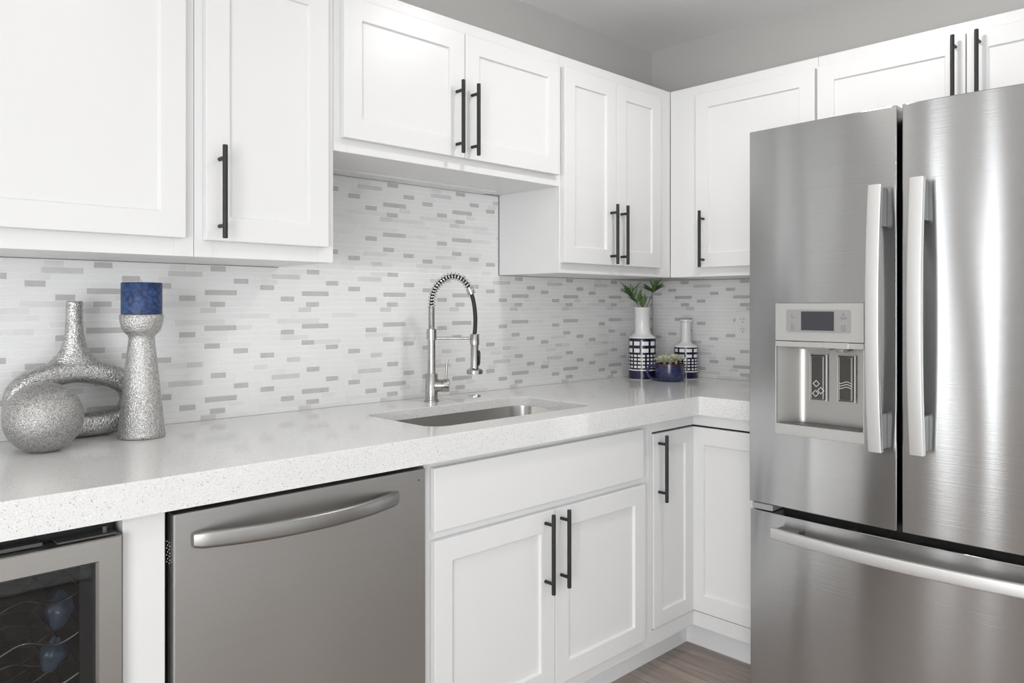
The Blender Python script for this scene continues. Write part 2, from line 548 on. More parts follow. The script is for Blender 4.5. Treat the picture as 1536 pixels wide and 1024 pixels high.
for i, (x, y, wt) in enumerate(CEILING_LAMPS):
    t = thing('ceiling_light', 'round recessed white ceiling light over the ' + ('kitchen corner' if i == 0 else 'open floor, added out of view as fill light'), 'ceiling light', (x, y, CEIL - 0.02), 'recessed ceiling lights')
    obj('trim_ring', lathe(BM(), [(0.085, -0.006), (0.1, 0.0), (0.1, 0.0195), (0.085, 0.0195), (0.085, -0.006)], (x, y, CEIL - 0.02), 40, cap0=False, cap1=False), M['white'], t, smooth=40)
    obj('lens', lathe(BM(), [(0.084, 0.008), (0.084, 0.012)], (x, y, CEIL - 0.02), 40), M['lens'], t)
    ld = bpy.data.lights.new('ceiling_lamp', 'AREA')
    ld.shape = 'DISK'; ld.size = 0.17; ld.energy = wt; ld.color = (1.0, 0.97, 0.93)
    lo = bpy.data.objects.new('ceiling_lamp', ld)
    COL.objects.link(lo)
    lo.parent = t
    lo.location = (0, 0, -0.012)

tag(obj('bounce_rug', box(BM(), -5.1, -0.4, -4.9, -2.9, 0.0005, 0.012), M['rug'], bevel=0.004),  # pale sheet added out of view to bounce light upward
    'large cream rug added out of view to bounce light up to the ceiling', 'rug')

# ------------------------------------------------------------------ backsplash tiles
PER = 0.2945
SH, LG = 0.045, 0.093
ROWS = {1: [(-1.495, SH, 3)], 2: [(-1.578, SH, 3)], 3: [(-1.509, LG, 3)], 4: [(-1.642, SH, 3)], 5: [(-1.427, SH, 3)], 6: [(-1.607, LG, 4)],
        7: [(-1.493, SH, 3)], 9: [(-1.558, SH, 4)], 10: [(-1.642, SH, 3)], 11: [(-1.428, SH, 3)], 12: [(-1.510, SH, 3)], 14: [(-1.578, SH, 3)],
        15: [(-1.510, LG, 3)], 18: [(-1.521, SH, 4)]}
rnd = random.Random(7)
SHEET = {}
for k in range(1, 19):
    specials = ROWS.get(k, [])
    if specials:
        x0, L, mi = specials[0]
        start = x0
        seq = [(L, mi)]
        used = L
    else:
        start = -1.5 + rnd.random() * PER
        seq, used = [], 0.0
    while PER - used > 0.03:
        left = PER - used
        L = rnd.choice([SH, LG, LG, 0.14])
        if left - L < 0.044: L = left
        if L > 0.16: L = left / 2
        seq.append((L, rnd.choice([0, 0, 0, 0, 1, 1, 2])))
        used += L
    SHEET[k % 18] = (start, seq)

def tiles(bm, side, a0, a1, z0, z1, shift=0.0):
    """mosaic strips on a wall between a0..a1, z0..z1"""
    k = -1
    g = 0.0009
    while True:
        k += 1
        zc = 0.9205 + 0.0165 * k
        lo, hi = zc - 0.00825 + g, zc + 0.00825 - g
        if lo > z1: break
        lo, hi = max(lo, z0), min(hi, z1)
        if hi - lo < 0.002: continue
        start, seq = SHEET[k % 18]
        start += shift
        n = math.floor((a0 - start) / PER) - 1
        a = start + n * PER
        while a < a1:
            for L, mi in seq:
                b0, b1 = max(a + g, a0), min(a + L - g, a1)
                a += L
                if b1 - b0 < 0.002: continue
                m2 = mi
                if mi < 3: m2 = [0, 0, 1, 2][(k * 7 + int((a + 9) * 97)) % 4] if mi else 0
                wbox(bm, side, b0, b1, 0.005, 0.0075, lo, hi, m2)

TM = [M['tile_a'], M['tile_b'], M['tile_c'], M['tile_d'], M['tile_e'], M['grout']]
bm = BM()
wbox(bm, 'back', -3.12, -0.0085, 0.0005, 0.0068, 0.9145, 1.343, 5)
wbox(bm, 'back', -1.877, -0.990, 0.0005, 0.0068, 1.343, 1.640, 5)
tiles(bm, 'back', -3.12, -0.0085, 0.9150, 1.343)
tiles(bm, 'back', -1.877, -0.990, 1.3435, 1.640)
o = obj('tile_backsplash', bm, TM)
tag(o, 'pale grey and white strip mosaic backsplash on the wall behind the sink', 'backsplash', None, 'structure')
bm = BM()
wbox(bm, 'right', -0.95, -0.009, 0.0005, 0.0068, 0.9145, 1.342, 5)
tiles(bm, 'right', -0.95, -0.009, 0.9150, 1.342, 0.11)
o = obj('tile_backsplash', bm, TM)
tag(o, 'pale grey strip mosaic backsplash on the short wall beside the refrigerator', 'backsplash', None, 'structure')

# ------------------------------------------------------------------ cabinet parts
def shaker(parent, side, a0, a1, z0, z1, d0, th=0.019, st=0.057, rec=0.008, name='door'):
    bm = BM()
    f = W(side)
    d1 = d0 + th
    def ring(i, d):
        return [bm.verts.new(f(*p)) for p in ((a0 + i, d, z0 + i), (a1 - i, d, z0 + i), (a1 - i, d, z1 - i), (a0 + i, d, z1 - i))]
    R = [ring(0, d0), ring(0, d1), ring(st, d1), ring(st + 0.0015, d1 - rec)]
    for i in range(3):
        for k in range(4):
            bm.faces.new((R[i][k], R[i][(k + 1) % 4], R[i + 1][(k + 1) % 4], R[i + 1][k]))
    bm.faces.new(R[0]); bm.faces.new(R[3])
    return obj(name, bm, M['white'], parent, bevel=0.0016)

def bar_handle(parent, side, a, z0, z1, d, label=None):
    """round black bar on two posts, d = face it is screwed to"""
    f = W(side)
    bm = BM()
    db = d + 0.032
    tube(bm, [f(a, db, z0), f(a, db, z0 + 0.0012), f(a, db, z1 - 0.0012), f(a, db, z1)], [0.0048, 0.006, 0.006, 0.0048], 14)
    for z in (z0 + 0.030, z1 - 0.030):
        tube(bm, [f(a, d - 0.0005, z), f(a, db, z)], 0.0048, 12)
    return obj('handle', bm, M['black'], parent, smooth=40)

def carcass(bm, side, a0, a1, d0, d1, z0, z1, top=True, t=0.016):
    """open-fronted cabinet box"""
    wbox(bm, side, a0, a0 + t, d0, d1, z0, z1)
    wbox(bm, side, a1 - t, a1, d0, d1, z0, z1)
    wbox(bm, side, a0 + t, a1 - t, d0, d1, z0, z0 + t)
    wbox(bm, side, a0 + t, a1 - t, d0, d0 + 0.006, z0 + t, z1)
    if top: wbox(bm, side, a0 + t, a1 - t, d0 + 0.006, d1, z1 - t, z1)
    return bm

def face_frame(bm, side, a0, a1, z0, z1, d0, d1, sl, sr, rt, rb, mids=()):
    wbox(bm, side, a0, a0 + sl, d0, d1, z0, z1)
    wbox(bm, side, a1 - sr, a1, d0, d1, z0, z1)
    wbox(bm, side, a0 + sl, a1 - sr, d0, d1, z1 - rt, z1)
    wbox(bm, side, a0 + sl, a1 - sr, d0, d1, z0, z0 + rb)
    for m0, m1 in mids:
        wbox(bm, side, a0 + sl, a1 - sr, d0, d1, m0, m1)
    return bm

ZB, ZT = 1.3449, 2.1033
FU, DU = 0.315, 0.316     # upper face plane, door back plane
BK = 0.0095               # cabinet backs stand just off the tiled wall

def upper(label, side, a0, a1, z0, z1, sl, sr, doors, handles, rb=0.045, bottom_up=0.0, board=None):
    c = W(side)((a0 + a1) / 2, FU / 2, z0)
    t = thing('upper_cabinet', label, 'cabinet', c, 'white shaker wall-hung cabinets')
    bm = carcass(BM(), side, a0 + 0.0006, a1 - 0.0006, BK, FU - 0.019, z0 + bottom_up, z1)
    obj('body', bm, M['white'], t, bevel=0.0008)
    obj('face_frame', face_frame(BM(), side, a0 + 0.0006, a1 - 0.0006, z0, z1, FU - 0.019, FU, sl, sr, 0.055, rb), M['white'], t, bevel=0.0008)
    ds = []
    for (b0, b1, y0, y1) in doors:
        ds.append(shaker(t, side, b0, b1, y0, y1, DU))
    for di, a, y0, y1 in handles:
        bar_handle(ds[di], side, a, y0, y1, DU + 0.019)
    return t

upper('wide white shaker wall cabinet cut by the frame edge, above the silver ornaments', 'back', -2.857, -2.2475, ZB, ZT, 0.045, 0.045,
      [(-2.831, -2.273, 1.386, 2.062)], [(0, -2.80, 1.386, 1.606)])
upper('narrow white shaker wall cabinet with one door between the wide cabinet and the sink gap', 'back', -2.2475, -1.879, ZB, ZT, 0.045, 0.045,
      [(-2.227, -1.904, 1.384, 2.062)], [(0, -2.1955, 1.388, 1.606)])
t = upper('short white shaker wall cabinet with two doors hung above the sink', 'back', -1.879, -0.988, 1.645, ZT, 0.045, 0.045,
      [(-1.858, -1.4355, 1.681, 2.062), (-1.4325, -1.005, 1.681, 2.062)], [(0, -1.468, 1.688, 1.907), (1, -1.407, 1.688, 1.907)])
obj('mounting_rail', wbox(BM(), 'back', -1.862, -1.075, 0.0115, 0.085, 1.6405, 1.6455), M['white'], t, bevel=0.001)
upper('tall white shaker wall cabinet with two narrow doors above the patterned vases', 'back', -0.988, -0.3155, ZB, ZT, 0.045, 0.105,
      [(-0.981, -0.692, 1.380, 2.062), (-0.689, -0.408, 1.380, 2.062)], [(0, -0.726, 1.383, 1.603), (1, -0.665, 1.383, 1.603)])
upper('white shaker wall cabinet with one door between the room corner and the refrigerator', 'right', -0.9315, -0.3160, ZB, ZT, 0.03, 0.135,
      [(-0.927, -0.446, 1.380, 2.062)], [(0, -0.484, 1.380, 1.600)])
upper('short white shaker wall cabinet with two doors above the refrigerator', 'right', -1.865, -0.9315, 1.790, ZT, 0.03, 0.03,
      [(-1.397, -0.936, 1.815, 2.064), (-1.860, -1.400, 1.815, 2.064)], [(0, -1.370, 1.835, 2.057), (1, -1.435, 1.835, 2.057)])

# ------------------------------------------------------------------ base cabinets
FB = 0.615
ZBB, ZBT = 0.103, 0.849
def toe(bm, side, a0, a1):
    return wbox(bm, side, a0, a1, 0.525, 0.543, 0.0, ZBB)

t = thing('base_cabinet', 'white sink base cabinet with a plain drawer front above two shaker doors', 'cabinet', (-1.345, -0.3, 0), 'white base cabinets')
obj('body', carcass(BM(), 'back', -1.807, -0.8865, BK, FB - 0.019, ZBB, ZBT - 0.001, top=False), M['white'], t, bevel=0.0008)
obj('face_frame', face_frame(BM(), 'back', -1.807, -0.8865, ZBB, ZBT - 0.001, FB - 0.019, FB, 0.03, 0.05, 0.03, 0.05, [(0.64, 0.685)]), M['white'], t, bevel=0.0008)
obj('toe_kick', toe(BM(), 'back', -1.807, -0.8865), M['toe'], t)
obj('drawer_front', wbox(BM(), 'back', -1.788, -0.931, FB + 0.001, FB + 0.019, 0.674, 0.8315), M['white'], t, bevel=0.0022, seg=3)
d1 = shaker(t, 'back', -1.788, -1.3545, 0.147, 0.651, FB + 0.001)
d2 = shaker(t, 'back', -1.3515, -0.9225, 0.147, 0.651, FB + 0.001)
bar_handle(d1, 'back', -1.395, 0.427, 0.650, FB + 0.020)
bar_handle(d2, 'back', -1.330, 0.430, 0.652, FB + 0.020)

t = thing('base_cabinet', 'white corner base cabinet with a hinged pair of inset doors meeting in the corner', 'cabinet', (-0.45, -0.45, 0), 'white base cabinets')
bm = BM()
wbox(bm, 'back', -0.8855, -0.8695, BK, FB - 0.019, ZBB, ZBT - 0.001)
box(bm, -0.8695, -BK, -0.0155, -BK, ZBB, ZBT - 0.001)
box(bm, -0.0155, -BK, -0.93, -0.0155, ZBB, ZBT - 0.001)
box(bm, -0.596, -0.0155, -0.93, -0.914, ZBB, ZBT - 0.001)
box(bm, -0.8695, -0.0155, -0.596, -0.0155, ZBB, ZBB + 0.016)
box(bm, -0.596, -0.0155, -0.914, -0.596, ZBB, ZBB + 0.016)
obj('body', bm, M['inner'], t)
bm = BM()
wbox(bm, 'back', -0.8855, -0.861, FB - 0.019, FB, ZBB, ZBT - 0.001)
wbox(bm, 'back', -0.861, -0.596, FB - 0.019, FB, 0.8105, ZBT - 0.001)
wbox(bm, 'back', -0.861, -0.596, FB - 0.019, FB, ZBB, 0.1545)
wbox(bm, 'right', -0.93, -0.615, FB - 0.019, FB, 0.8105, ZBT - 0.001)
wbox(bm, 'right', -0.93, -0.615, FB - 0.019, FB, ZBB, 0.1545)
wbox(bm, 'right', -0.93, -0.915, FB - 0.019, FB, 0.1545, 0.8105)
obj('face_frame', bm, M['white'], t, bevel=0.0008)
bm = BM()
wbox(bm, 'back', -0.8855, -0.525, 0.525, 0.543, 0, ZBB)
wbox(bm, 'right', -0.93, -0.543, 0.525, 0.543, 0, ZBB)
obj('toe_kick', bm, M['toe'], t)
d1 = shaker(t, 'back', -0.857, -0.6195, 0.158, 0.8045, FB - 0.014, st=0.05)
d2 = shaker(t, 'right', -0.912, -0.6005, 0.158, 0.8045, FB - 0.014, st=0.06)
bar_handle(d1, 'back', -0.829, 0.579, 0.801, FB + 0.005)

tag(obj('filler_panel', wbox(BM(), 'back', -2.494, -2.4195, 0.02, FB, 0.0005, ZBT - 0.001), M['white'], bevel=0.001),
    'narrow white vertical panel standing between the wine cooler and the dishwasher', 'panel')

# ------------------------------------------------------------------ countertop
def poly_solid(loops, z0, z1):
    cu = bpy.data.curves.new('tmp', 'CURVE')
    cu.dimensions = '2D'; cu.fill_mode = 'BOTH'
    for lp in loops:
        s = cu.splines.new('POLY'); s.points.add(len(lp) - 1); s.use_cyclic_u = True
        for i, (x, y) in enumerate(lp): s.points[i].co = (x, y, 0, 1)
    cu.extrude = (z1 - z0) / 2
    o_ = bpy.data.objects.new('tmp', cu)
    COL.objects.link(o_)
    dg = bpy.context.evaluated_depsgraph_get()
    me = bpy.data.meshes.new_from_object(o_.evaluated_get(dg))
    bm_ = BM(); bm_.from_mesh(me)
    for f_ in bm_.faces: f_.smooth = False
    bmesh.ops.translate(bm_, verts=bm_.verts, vec=(0, 0, (z0 + z1) / 2))
    bmesh.ops.remove_doubles(bm_, verts=bm_.verts, dist=1e-5)
    bpy.data.objects.remove(o_); bpy.data.curves.remove(cu); bpy.data.meshes.remove(me)
    return bm_

SX0, SX1, SY0, SY1 = -1.722, -1.072, -0.545, -0.212
def rounded(x0, x1, y0, y1, r, n=8):
    return [((x0 + x1) / 2 + a, (y0 + y1) / 2 + b) for a, b in rrect(x1 - x0, y1 - y0, r, n)]
CE = 0.650
outer = [(-3.12, -0.001), (-3.12, -CE), (-0.633, -CE), (-0.633, -0.94), (-0.0005, -0.94), (-0.0005, -0.0005)]
bm = poly_solid([outer, rounded(SX0, SX1, SY0, SY1, 0.055)], 0.884, 0.914)
bmesh.ops.recalc_face_normals(bm, faces=bm.faces)
sharp = [e for e in bm.edges if all(abs(v.co.z - 0.914) < 1e-4 for v in e.verts) and len(e.link_faces) == 2 and e.calc_face_angle(0) > 0.8]
bmesh.ops.bevel(bm, geom=sharp, offset=0.002, segments=2, affect='EDGES', profile=0.5)
def apron(x0, x1, y0, y1):
    box(bm, x0, x1, y0, y1, 0.8495, 0.8840)
apron(-3.12, -0.633, -CE, -CE + 0.03)
apron(-0.633, -0.603, -0.94, -CE + 0.03)
box(bm, -3.12, -0.003, -0.08, -0.05, 0.8495, 0.8842)
ct = obj('countertop', bm, M['quartz'], recalc=False)
tag(ct, 'thick white speckled quartz worktop turning the corner, with a sink cut into it', 'countertop')

# sink
t = thing('kitchen_sink', 'single stainless steel bowl sink mounted under the white worktop', 'sink', ((SX0 + SX1) / 2, (SY0 + SY1) / 2, 0.68))
bm = BM()
rings = []
for grow, z, r in ((0.022, 0.8825, 0.06), (0.004, 0.8835, 0.055), (0.003, 0.875, 0.055), (0.0, 0.72, 0.055), (-0.008, 0.697, 0.05), (-0.03, 0.689, 0.04), (-0.10, 0.686, 0.02)):
    rings.append([bm.verts.new((x, y, z)) for x, y in rounded(SX0 - grow, SX1 + grow, SY0 - grow, SY1 + grow, r + max(0, grow), 10)])
for i in range(len(rings) - 1):
    n = len(rings[i])
    for k in range(n):
        bm.faces.new((rings[i][k], rings[i][(k + 1) % n], rings[i + 1][(k + 1) % n], rings[i + 1][k]))
bm.faces.new(rings[-1])
so = obj('bowl', bm, M['sink_steel'], t, smooth=50)
sm = so.modifiers.new('solid', 'SOLIDIFY'); sm.thickness = 0.001; sm.offset = -1
obj('drain', lathe(BM(), [(0.05, 0.0), (0.052, 0.002), (0.045, 0.003), (0.03, 0.0015), (0.012, 0.0015), (0.01, 0.004)], (-1.397, -0.38, 0.6865), 32), M['chrome'], t, smooth=40)

# ------------------------------------------------------------------ faucet
RV = Vector((0.7188, -0.6952, 0))            # the way the spout, arm and valve point
FVW = Vector((0.6952, 0.7188, 0))
FX = Vector((-1.403, -0.126, 0.9145)) + FVW * 0.02
def fp(dx, z):
    return FX + RV * dx + Vector((0, 0, z))
t = thing('kitchen_faucet', 'brushed nickel pull-down spring faucet standing behind the sink', 'faucet', FX)
obj('base', lathe(BM(), [(0.0245, 0), (0.0245, 0.005), (0.0205, 0.006), (0.0205, 0.090), (0.0195, 0.0915), (0.0130, 0.0915)], FX, 40), M['nickel'], t, smooth=35)
obj('pole', lathe(BM(), [(0.0128, 0.0915), (0.0128, 0.204)], FX, 32), M['nickel'], t, smooth=35)
obj('collar', lathe(BM(), [(0.0125, 0.203), (0.0165, 0.2035), (0.0165, 0.2385), (0.0125, 0.239)], FX, 32), M['nickel'], t, smooth=35)
def helix(path, R, pitch, wire, n=10, per=14):
    path = [Vector(p) for p in path]
    L = [0.0]
    for i in range(1, len(path)): L.append(L[-1] + (path[i] - path[i - 1]).length)
    frames = []
    A = None
    for i in range(len(path)):
        T = path[min(i + 1, len(path) - 1)] - path[max(i - 1, 0)]
        A, B = frame_basis(T, A)
        frames.append((A, B))
    steps = int(L[-1] / pitch * per)
    pts = []
    j = 0
    for s in range(steps + 1):
        l = L[-1] * s / steps
        while j < len(L) - 2 and L[j + 1] < l: j += 1
        f = (l - L[j]) / max(1e-9, L[j + 1] - L[j])
        p = path[j].lerp(path[j + 1], f)
        A = frames[j][0].lerp(frames[j + 1][0], f).normalized()
        B = frames[j][1].lerp(frames[j + 1][1], f).normalized()
        a = 2 * math.pi * l / pitch
        pts.append(p + (A * math.cos(a) + B * math.sin(a)) * R)
    return tube(BM(), pts, wire, 6)
obj('spring_sleeve', lathe(helix([fp(0, 0.239), fp(0, 0.275), fp(0, 0.312)], 0.0088, 0.0043, 0.0021), [(0.0082, 0.238), (0.0082, 0.312)], FX, 24), M['nickel'], t, smooth=60)
arch = spline([fp((u - 647) / 457, (600 - v) / 457) for u, v in ((647, 458), (647.6, 447), (649.5, 437), (656, 424.5), (667, 415), (680, 411), (694, 416), (702.5, 426), (707, 436))], 8)
obj('spring', helix(arch, 0.0122, 0.0102, 0.0021), M['chrome'], t, smooth=60)
hose = arch + spline([fp((u - 647) / 457, (600 - v) / 457) for u, v in ((707, 436), (711, 452), (713, 470), (713, 486), (712, 500))], 6)[1:]
obj('hose', tube(BM(), hose, 0.0068, 14), M['blackplastic'], t, smooth=60)
e0, e1 = arch[-7], arch[-1]
dv = (e1 - e0).normalized()
obj('spring_cap', lathe(BM(), [(0.0075, 0), (0.0125, 0.0005), (0.0132, 0.010), (0.0125, 0.0225), (0.0075, 0.023)], e1 - dv * 0.017, 28, axis=dv), M['nickel'], t, smooth=35)
HB = FX + RV * 0.1425
obj('support_arm', tube(BM(), [fp(0.012, 0.2085), fp(0.130, 0.2085)], 0.0042, 14), M['nickel'], t, smooth=50)
obj('arm_ring', lathe(BM(), [(0.0125, 0.186), (0.0152, 0.1865), (0.0152, 0.221), (0.0145, 0.222), (0.007, 0.222)], HB, 32), M['nickel'], t, smooth=35)
sh = obj('spray_head', lathe(BM(), [(0.0255, 0.0905), (0.0268, 0.092), (0.0268, 0.103), (0.0235, 0.106), (0.0135, 0.1095), (0.0130, 0.112), (0.0130, 0.184), (0.0120, 0.186)], HB, 36), M['nickel'], t, smooth=35)
tc_ = HB + RV * 0.0125 - FVW * 0.003
obj('trigger', sweep(BM(), [tc_ + RV * 0.0005 + Vector((0, 0, 0.118)), tc_ + RV * 0.0035 + Vector((0, 0, 0.128)), tc_ + RV * 0.004 + Vector((0, 0, 0.160)), tc_ + RV * 0.001 + Vector((0, 0, 0.168))], FVW, rrect(0.011, 0.006, 0.0025, 3)), M['black'], sh, smooth=40)
vz = Vector((0, 0, 0.052))
obj('valve', lathe(BM(), [(0.0205, 0.012), (0.0205, 0.0345), (0.0195, 0.0355), (0.0195, 0.0375), (0.0215, 0.0385), (0.0215, 0.0560), (0.0200, 0.0585), (0.0, 0.060)], FX + vz, 36, axis=RV, cap1=False), M['nickel'], t, smooth=35)
obj('lever', tube(BM(), [FX + RV * 0.048 + Vector((0, 0, 0.070)), FX + RV * 0.049 + Vector((0, 0, 0.10)), FX + RV * 0.052 + Vector((0, 0, 0.138))], 0.0038, 12), M['nickel'], t, smooth=50)
tag(obj('hole_cover', lathe(BM(), [(0.0215, 0.0), (0.0215, 0.003), (0.019, 0.0065), (0.0, 0.0075)], Vector((-1.204, -0.115, 0.9142)) + FVW * 0.018, 36, cap1=False), M['chrome'], smooth=40),
    'small round metal disc cover on the worktop beside the faucet', 'cover')

# ------------------------------------------------------------------ dishwasher
DX0, DX1, DF = -2.4105, -1.8165, 0.636
t = thing('dishwasher', 'stainless steel dishwasher with a curved bar handle, built in under the worktop', 'dishwasher', ((DX0 + DX1) / 2, -0.3, 0))
obj('body', wbox(BM(), 'back', DX0 - 0.005, DX1 + 0.003, 0.04, 0.594, 0.09, 0.846), M['blackplastic'], t)
bm = BM()
door = obj('door', wbox(BM(), 'back', DX0, DX1, 0.600, DF, 0.115, 0.8375), M['dw_steel'], t, bevel=0.003, seg=3)
obj('door_liner', wbox(BM(), 'back', DX0 + 0.001, DX1 - 0.001, 0.594, 0.600, 0.115, 0.840), M['blackplastic'], door)
obj('toe_panel', wbox(BM(), 'back', DX0, DX1, 0.05, 0.545, 0.0005, 0.09), M['blackplastic'], t)
path = []
for i in range(33):
    u = -1 + 2 * i / 32
    d = DF + 0.004 + 0.052 * (1 - abs(u) ** 2.2)
    path.append(((DX0 + DX1) / 2 - 0.025 + u * 0.236, -d, 0.783))
obj('handle', sweep(BM(), path, (0, 0, 1), rrect(0.034, 0.016, 0.0075, 4), [(0.86 if i in (0, 32) else 1, 0.6 if i in (0, 32) else 1) for i in range(33)]), M['bar_steel'], door, smooth=50)
bm = BM()
for i in range(7):
    for j in range(2):
        c = Vector((DX0 - 0.0012, -0.603 - 0.012 * j - (0.004 if i % 2 else 0), 0.742 + i * 0.0065))
        lathe(bm, [(0.0016, 0), (0.0012, 0.001)], c, 8, axis=(-1, 0, 0))
obj('vent', bm, M['wire'], door)
obj('indicator', lathe(BM(), [(0.002, 0), (0.002, 0.0006)], (-1.838, -DF, 0.812), 12, axis=(0, -1, 0)), M['black'], door)

# ------------------------------------------------------------------ wine cooler
WX0, WX1, WF = -3.095, -2.5005, 0.634
t = thing('wine_cooler', 'black wine cooler with a stainless framed glass door under the worktop', 'wine cooler', ((WX0 + WX1) / 2, -0.3, 0))
bm = BM()
wbox(bm, 'back', WX0, WX0 + 0.03, 0.05, 0.585, 0.02, 0.838)
wbox(bm, 'back', WX1 - 0.03, WX1, 0.05, 0.585, 0.02, 0.838)
wbox(bm, 'back', WX0 + 0.03, WX1 - 0.03, 0.05, 0.08, 0.02, 0.838)
wbox(bm, 'back', WX0 + 0.03, WX1 - 0.03, 0.08, 0.585, 0.808, 0.838)
wbox(bm, 'back', WX0 + 0.03, WX1 - 0.03, 0.08, 0.585, 0.02, 0.12)
obj('body', bm, M['blackplastic'], t, bevel=0.001)
bm = BM()
dz0, dz1, fw = 0.11, 0.818, 0.038
f = W('back')
def ringw(i, d): return [bm.verts.new(f(*p)) for p in ((WX0 + i, d, dz0 + i), (WX1 - i, d, dz0 + i), (WX1 - i, d, dz1 - i), (WX0 + i, d, dz1 - i))]
R = [ringw(0.0, 0.592), ringw(0.0, WF - 0.002), ringw(0.002, WF), ringw(fw, WF), ringw(fw + 0.004, WF - 0.006), ringw(fw + 0.004, 0.592)]
for i in range(6):
    for k in range(4):
        bm.faces.new((R[i][k], R[i][(k + 1) % 4], R[(i + 1) % 6][(k + 1) % 4], R[(i + 1) % 6][k]))
door = obj('door', bm, M['cooler_steel'], t)
obj('glass', wbox(BM(), 'back', WX0 + fw, WX1 - fw, 0.608, 0.614, dz0 + fw, dz1 - fw), M['glass_dark'], door)
bm = BM()
wbox(bm, 'back', WX0 + fw - 0.002, WX0 + fw + 0.02, 0.602, 0.607, dz0 + fw, dz1 - fw)
wbox(bm, 'back', WX1 - fw - 0.024, WX1 - fw + 0.002, 0.602, 0.607, dz0 + fw, dz1 - fw)
wbox(bm, 'back', WX0 + fw, WX1 - fw, 0.602, 0.607, dz1 - fw - 0.006, dz1 - fw + 0.002)
obj('gasket', bm, M['blackplastic'], door)
bm = BM()
wbox(bm, 'back', WX1 - 0.10, WX1 - 0.006, 0.585, 0.622, 0.8195, 0.8225)
tube(bm, [f(WX1 - 0.022, 0.610, 0.8195), f(WX1 - 0.022, 0.610, 0.834)], 0.004, 12)
obj('hinge', bm, M['fridge_side'], t)
obj('top_trim', wbox(BM(), 'back', WX0 + 0.05, WX1 - 0.12, 0.585, 0.612, 0.8195, 0.826), M['fridge_side'], t, bevel=0.001)
for zr in (0.700, 0.625, 0.550, 0.475, 0.40, 0.32, 0.24):
    bm = BM()
    for k, d in enumerate((0.10, 0.21, 0.32, 0.43, 0.54)):
        pts = []
        for i in range(61):
            a = WX0 + 0.035 + (WX1 - WX0 - 0.07) * i / 60
            pts.append(f(a, d, zr + 0.008 * math.sin(2 * math.pi * (a - WX0) / 0.108)))
        tube(bm, pts, 0.0022, 6)
    for a in (WX0 + 0.034, WX1 - 0.034):
        tube(bm, [f(a, 0.085, zr), f(a, 0.555, zr)], 0.0028, 8)
    obj('rack', bm, M['wire'], t, smooth=60)

def crumpled(name, label, c, sx, sy, sz, seed, zmin):
    bm_ = BM()
    bmesh.ops.create_icosphere(bm_, subdivisions=4, radius=1)
    rn = random.Random(seed)
    dirs = [(Vector((rn.uniform(-1, 1), rn.uniform(-1, 1), rn.uniform(-1, 1))).normalized(), rn.uniform(3, 8), rn.uniform(0, 6)) for _ in range(9)]
    for v in bm_.verts:
        p = v.co.copy()
        k = 1 + sum(0.05 * math.sin(p.dot(d) * fq + ph) for d, fq, ph in dirs)
        taper = 1.0 - 0.55 * max(0, p.z)
        v.co = Vector((p.x * sx * k * taper, p.y * sy * k * taper, p.z * sz * k)) + Vector(c)
    dz = zmin - min(v.co.z for v in bm_.verts)
    for v in bm_.verts: v.co.z += dz
    return tag(obj(name, bm_, M['bag'], smooth=30), label, 'plastic bag')
crumpled('plastic_bag', 'crumpled bluish plastic bag on a middle rack inside the wine cooler', (-2.572, -0.515, 0.68), 0.025, 0.022, 0.032, 3, 0.6358)
crumpled('plastic_bag', 'crumpled bluish plastic bag on a lower rack inside the wine cooler', (-2.580, -0.515, 0.60), 0.024, 0.022, 0.030, 5, 0.5608)

# ------------------------------------------------------------------ refrigerator
YC = -1.3935
FY0, FY1 = -1.8205, -0.9660
def fx(y):
    return -0.860 - 0.016 * (1 - ((y - YC) / 0.4275) ** 2)
def arc_slab(y0, y1, z0, z1, xb, hole=None, n=24, r=0.006):
    """panel with the bowed front; optional rectangular hole (y0,y1,z0,z1) in the front"""
    ys = [y0 + (y1 - y0) * i / n for i in range(n + 1)]
    zs = [z0, z1]
    if hole:
        ys = sorted(set([q for q in ys if min(abs(q - hole[0]), abs(q - hole[1])) > 0.004] + [hole[0], hole[1]]))
        zs = [z0, hole[2], hole[3], z1]
    bm = BM()
    fr = [[bm.verts.new((fx(y), y, z)) for z in zs] for y in ys]
    bk = [[bm.verts.new((xb, y, z)) for z in (z0, z1)] for y in (ys[0], ys[-1])]
    for i in range(len(ys) - 1):
        for j in range(len(zs) - 1):
            if hole and hole[0] - 1e-6 <= ys[i] and ys[i + 1] <= hole[1] + 1e-6 and j == 1: continue
            bm.faces.new((fr[i][j], fr[i + 1][j], fr[i + 1][j + 1], fr[i][j + 1]))
    bm.faces.new([fr[i][0] for i in range(len(ys))] + [bk[1][0], bk[0][0]])
    bm.faces.new([fr[i][-1] for i in range(len(ys))] + [bk[1][1], bk[0][1]])
    bm.faces.new(fr[0] + [bk[0][1], bk[0][0]])
    bm.faces.new(fr[-1] + [bk[1][1], bk[1][0]])
    bm.faces.new((bk[0][0], bk[0][1], bk[1][1], bk[1][0]))
    return bm

